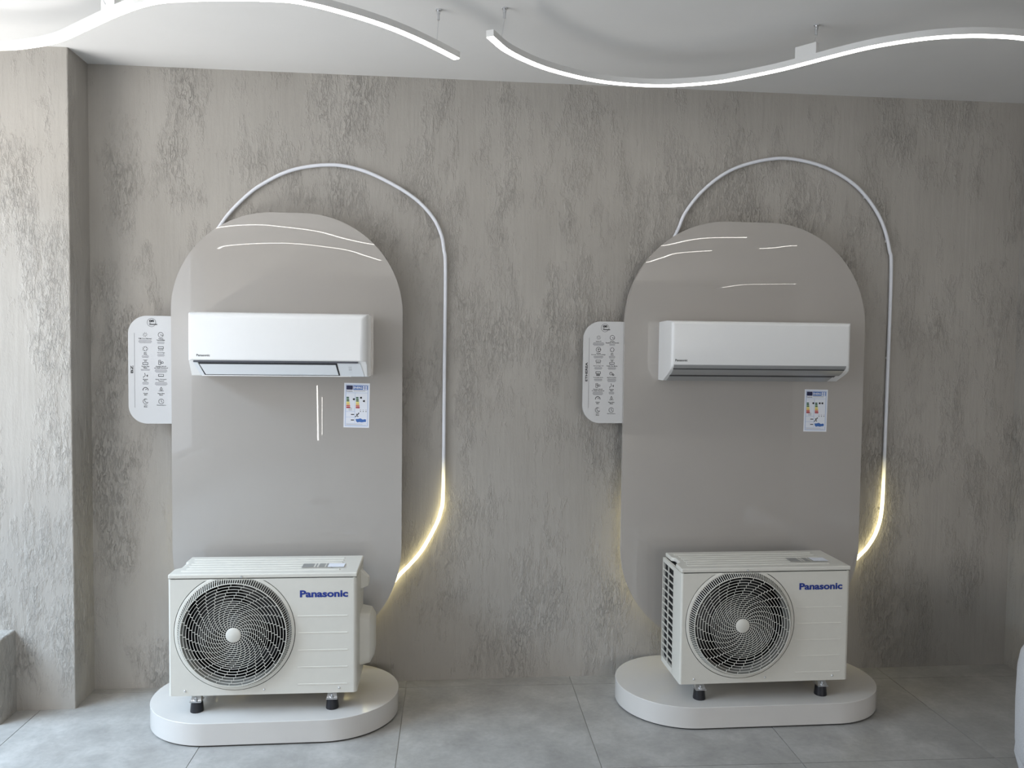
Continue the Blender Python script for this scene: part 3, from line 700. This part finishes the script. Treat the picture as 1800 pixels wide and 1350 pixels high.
energy_label('EU energy label sticker with blue header on the BZ panel', -.4140, 1.2745, .018, ((.040, 1), (.073, 0), (.087, 2)))
energy_label('EU energy label sticker with blue header on the ETHEREA panel', 1.8450, 1.2575, .012, ((.040, 0), (.073, 0), (.087, 0)))

# ------------------------------------------------------------------ neon tubes on the wall
T1 = [(-.9892, 2.2377), (-.9025, 2.34), (-.8078, 2.4187), (-.6654, 2.4911), (-.49, 2.5208), (-.3455, 2.5012), (-.2078, 2.4447), (-.0852, 2.3709), (-.0028, 2.2873), (.0389, 2.2064), (.0535, 2.1327), (.062, 2.0259), (.0605, 1.5199), (.0588, .9605), (.0471, .8479), (.0198, .7728), (-.0422, .6606), (-.1029, .5871), (-.1553, .5343),
      (-.235, .435), (-.35, .320), (-.50, .250), (-.67, .228), (-.84, .250), (-.98, .325), (-1.085, .46), (-1.135, .64), (-1.145, .9), (-1.135, 1.4), (-1.115, 1.85), (-1.06, 2.10)]
T2 = [(1.213, 2.2487), (1.249, 2.3351), (1.3226, 2.4344), (1.4315, 2.5276), (1.5562, 2.5877), (1.7354, 2.6246), (1.8996, 2.6073), (2.0297, 2.5631), (2.1453, 2.4923), (2.236, 2.3945), (2.2924, 2.2961), (2.3268, 2.1806), (2.3398, 2.0632), (2.3373, 1.4785), (2.3335, 1.0066), (2.3274, .8285), (2.3048, .7304), (2.2608, .6505), (2.2048, .5916),
      (2.10, .490), (1.95, .385), (1.78, .312), (1.60, .275), (1.43, .265), (1.27, .292), (1.13, .372), (1.035, .49), (.995, .64), (.992, .85), (1.0, 1.1), (1.03, 1.5), (1.075, 1.85), (1.135, 2.08)]
def neon(label, pts):
    cx = sum(p[0] for p in pts)/len(pts); zb = min(p[1] for p in pts)
    t = thing('neon_tube', label, 'neon light', (cx, 0, zb))
    path = [(p.x-cx, -.0165, p.z-zb) for p in spline([(a, 0, b) for a, b in pts], 8, True)]
    obj('tube', MB().tube(path, .0085, 12, True), M['neon'], t, smooth=60)
    n = len(path)
    for k in range(0, n, 17):
        x, y, z = path[k]
        obj('wall_clip', MB().box(x-.006, x+.006, -.010, -.0002, z-.006, z+.006), M['lamp_body'], t)
neon('flexible white neon tube looping behind the BZ panel, lit at its lower end', T1)
neon('flexible white neon tube looping behind the ETHEREA panel, lit at its lower end', T2)

# ------------------------------------------------------------------ wave lamps under the ceiling
LZ, LH, LW = 2.805, .026, .030
def wave_lamp(label, pts, hangers, drivers=(), group=None):
    P = spline([(a, b, 0) for a, b in pts], 6); c = P[len(P)//2]
    t = thing('wave_lamp', label, 'lamp', (c.x, c.y, LZ), 0, group)
    def sweep(w0, w1, z0, z1, trim=0):
        loops = []
        for i, p in enumerate(P):
            a = P[max(i-1, 0)]; b = P[min(i+1, len(P)-1)]; d = (b-a).normalized(); n = Vector((-d.y, d.x, 0))
            q = p - c
            if trim and i == 0: q = q + d*trim
            if trim and i == len(P)-1: q = q - d*trim
            loops.append([tuple(q+n*w0+Vector((0, 0, z0))), tuple(q+n*w1+Vector((0, 0, z0))), tuple(q+n*w1+Vector((0, 0, z1))), tuple(q+n*w0+Vector((0, 0, z1)))])
        return MB().loft(loops)
    obj('profile', sweep(-LW/2, LW/2, .0015, LH), M['lamp_body'], t, smooth=30)
    obj('diffuser', sweep(-LW/2+.002, LW/2-.002, -.0015, .002, .002), M['diffuser'], t, smooth=30)
    for hx, hy in hangers:
        cl = MB()
        def disc(r, z0, z1, n=12): cl.prism_z([(hx-c.x+r*math.cos(2*PI*k/n), hy-c.y+r*math.sin(2*PI*k/n)) for k in range(n)], z0-LZ, z1-LZ)
        disc(.011, H-.005, H+.002); disc(.0055, H-.040, H-.004); disc(.0075, H-.016, H-.010)
        obj('ceiling_clip', cl, M['zinc'], t)
        i = min(range(len(P)), key=lambda k: (P[k].x-hx)**2+(P[k].y-hy)**2); q = P[i]-c
        obj('hanging_wire', MB().tube([(q.x, q.y, LH-.001), (hx-c.x, hy-c.y, H-.038-LZ)], .0009, 6), M['zinc'], t)
    for dx, dy, ang in drivers:
        d = obj('driver_box', MB().box(-.045, .045, -.012, .012, 0, .045), M['lamp_body'], t, bevel=.002)
        d.location = (dx-c.x, dy-c.y, LH-.001); d.rotation_euler = (0, 0, ang)
L1 = [(-2.30, -.80), (-2.02, -.65), (-1.84, -.603), (-1.69, -.597), (-1.566, -.637), (-1.427, -.715), (-1.266, -.859), (-1.116, -.997), (-.985, -1.1), (-.877, -1.15), (-.683, -1.187), (-.497, -1.197), (-.407, -1.171), (-.318, -1.121), (-.226, -1.058), (-.13, -.975), (-.028, -.863), (.091, -.711)]
L2 = [(.205, -.962), (.286, -.819), (.424, -.674), (.564, -.58), (.706, -.516), (.847, -.489), (.982, -.490), (1.105, -.523), (1.222, -.580), (1.321, -.664), (1.413, -.757), (1.493, -.859), (1.567, -.956), (1.643, -1.041), (1.728, -1.107), (1.813, -1.155), (1.911, -1.185), (2.019, -1.197), (2.141, -1.191), (2.30, -1.15), (2.48, -1.06), (2.66, -.93)]
wave_lamp('wavy white pendant light strip ending above the BZ panel and starting over the pier', L1, [(.016, -.818), (-1.18, -1.03)], [(-1.13, -.985, -.72)])
wave_lamp('wavy white pendant light strip sweeping over the ETHEREA panel', L2, [(.267, -.865), (1.511, -.854)], [(1.478, -.845, -.92)])
GR = 'pendant light strips over the rear of the showroom'
wave_lamp('pendant light strip mirrored as the upper wavy line in the BZ panel', [(-2.30, -4.80), (-2.04, -4.51), (-1.83, -4.36), (-1.63, -4.31), (-1.48, -4.38), (-1.16, -4.66), (-.95, -5.16), (-.77, -5.50), (-.60, -5.68), (-.3, -5.75)], [(-1.63, -4.31), (-.77, -5.5)], group=GR)
wave_lamp('pendant light strip mirrored as the lower wavy line in the BZ panel', [(-2.56, -6.41), (-2.37, -6.07), (-1.92, -5.77), (-1.54, -5.73), (-1.19, -6.02), (-.99, -6.32), (-.86, -6.79), (-.69, -7.38)], [(-1.92, -5.77), (-.9, -6.6)], group=GR)
wave_lamp('short pendant light strip mirrored highest on the left of the ETHEREA panel', [(2.48, -5.19), (2.57, -5.07), (2.67, -4.67), (2.83, -4.44), (3.18, -4.35)], [(2.6, -5.0), (3.0, -4.39)], group=GR)
wave_lamp('pendant light strip mirrored just below the highest line in the ETHEREA panel', [(2.77, -6.93), (2.83, -6.81), (2.86, -6.26), (2.90, -5.81), (3.21, -5.49)], [(2.85, -6.5), (3.05, -5.6)], group=GR)
wave_lamp('pendant light strip mirrored as the line on the right of the ETHEREA panel', [(3.66, -5.21), (3.78, -5.13), (3.88, -4.93), (4.02, -4.86), (4.10, -4.85)], [(3.78, -5.13), (4.02, -4.86)], group=GR)
wave_lamp('far pendant light strip mirrored just above the indoor unit on the ETHEREA panel', [(5.30, -10.92), (5.36, -10.41), (5.51, -10.11), (6.33, -9.78)], [(5.36, -10.41), (6.0, -9.9)], group=GR)

# ------------------------------------------------------------------ armchair at the right edge
def armchair():
    t = thing('armchair', 'light grey fabric armchair standing by the right wall return', 'armchair', (2.565, -1.435, 0))
    def shell_loop(z, out, inn):
        pts = []
        A = rounded(-.325-out, .325+out, -.37-out, .35+out, (.14, .14, .14, .14), 10)
        return [(x, y, z) for x, y in A]
    body = MB().loft([shell_loop(.06, .0, 0), shell_loop(.12, .012, 0), shell_loop(.26, .004, 0), shell_loop(.34, -.004, 0), shell_loop(.37, -.02, 0), shell_loop(.385, -.05, 0)])
    obj('seat_base', body, M['fabric'], t, smooth=60)
    # wrap-round arm and back: U sweep, open towards +x... opening faces the rear of the room (-y)
    path = [(-.30, -.36, 0), (-.31, -.10, 0), (-.31, .16, 0), (-.25, .28, 0), (-.12, .335, 0), (.12, .335, 0), (.25, .28, 0), (.31, .16, 0), (.31, -.10, 0), (.30, -.36, 0)]
    Pp = spline(path, 5); loops = []
    for i, p in enumerate(Pp):
        a = Pp[max(i-1, 0)]; b = Pp[min(i+1, len(Pp)-1)]; d = (b-a).normalized(); n = Vector((-d.y, d.x, 0))
        prof = []
        for k in range(16):
            an = 2*PI*k/16; c_, s_ = math.cos(an), math.sin(an)
            cc = math.copysign(abs(c_)**.55, c_)*.062; ss = math.copysign(abs(s_)**.55, s_)
            prof.append(tuple(p + n*cc + Vector((0, 0, .325+.235*ss))))
        loops.append(prof)
    obj('arm_and_back', MB().loft(loops), M['fabric'], t, smooth=60)
    obj('seat_cushion', MB().prism_z(rounded(-.245, .245, -.37, .26, (.06,)*4, 8), .36, .45), M['fabric'], t, bevel=.03)
    for sx in (-.26, .26):
        for sy in (-.30, .30):
            obj('leg', MB().prism_z([(sx+.018*math.cos(PI*k/6), sy+.018*math.sin(PI*k/6)) for k in range(12)], 0, .065), M['wood_dark'], t)
armchair()

# ------------------------------------------------------------------ stick lamp invented to make the upright streaks in the glossy panel
def streak_lamp():
    t = thing('added_streak_lamp', 'invented stick lamp added to be mirrored as upright streaks under the indoor unit on the BZ panel', 'lamp', (-1.17, -5.0, 0))
    obj('base', MB().prism_z([(.11*math.cos(PI*k/12), .11*math.sin(PI*k/12)) for k in range(24)], 0, .018), M['dark_base'], t, bevel=.003)
    obj('pole', MB().tube([(0, 0, .015), (0, 0, 1.25)], .006, 10), M['dark_base'], t)
    obj('light_tube', MB().tube([(-.020, .012, .66), (-.024, .012, .95), (-.030, .012, 1.24)], .007, 10), M['diffuser'], t, smooth=60)
    obj('light_tube', MB().tube([(.022, .012, .72), (.022, .012, 1.12)], .003, 10), M['diffuser'], t, smooth=60)
    obj('crossbar', MB().box(-.045, .04, -.004, .014, 1.225, 1.25).box(-.035, .03, -.004, .014, .70, .715), M['dark_base'], t)
streak_lamp()
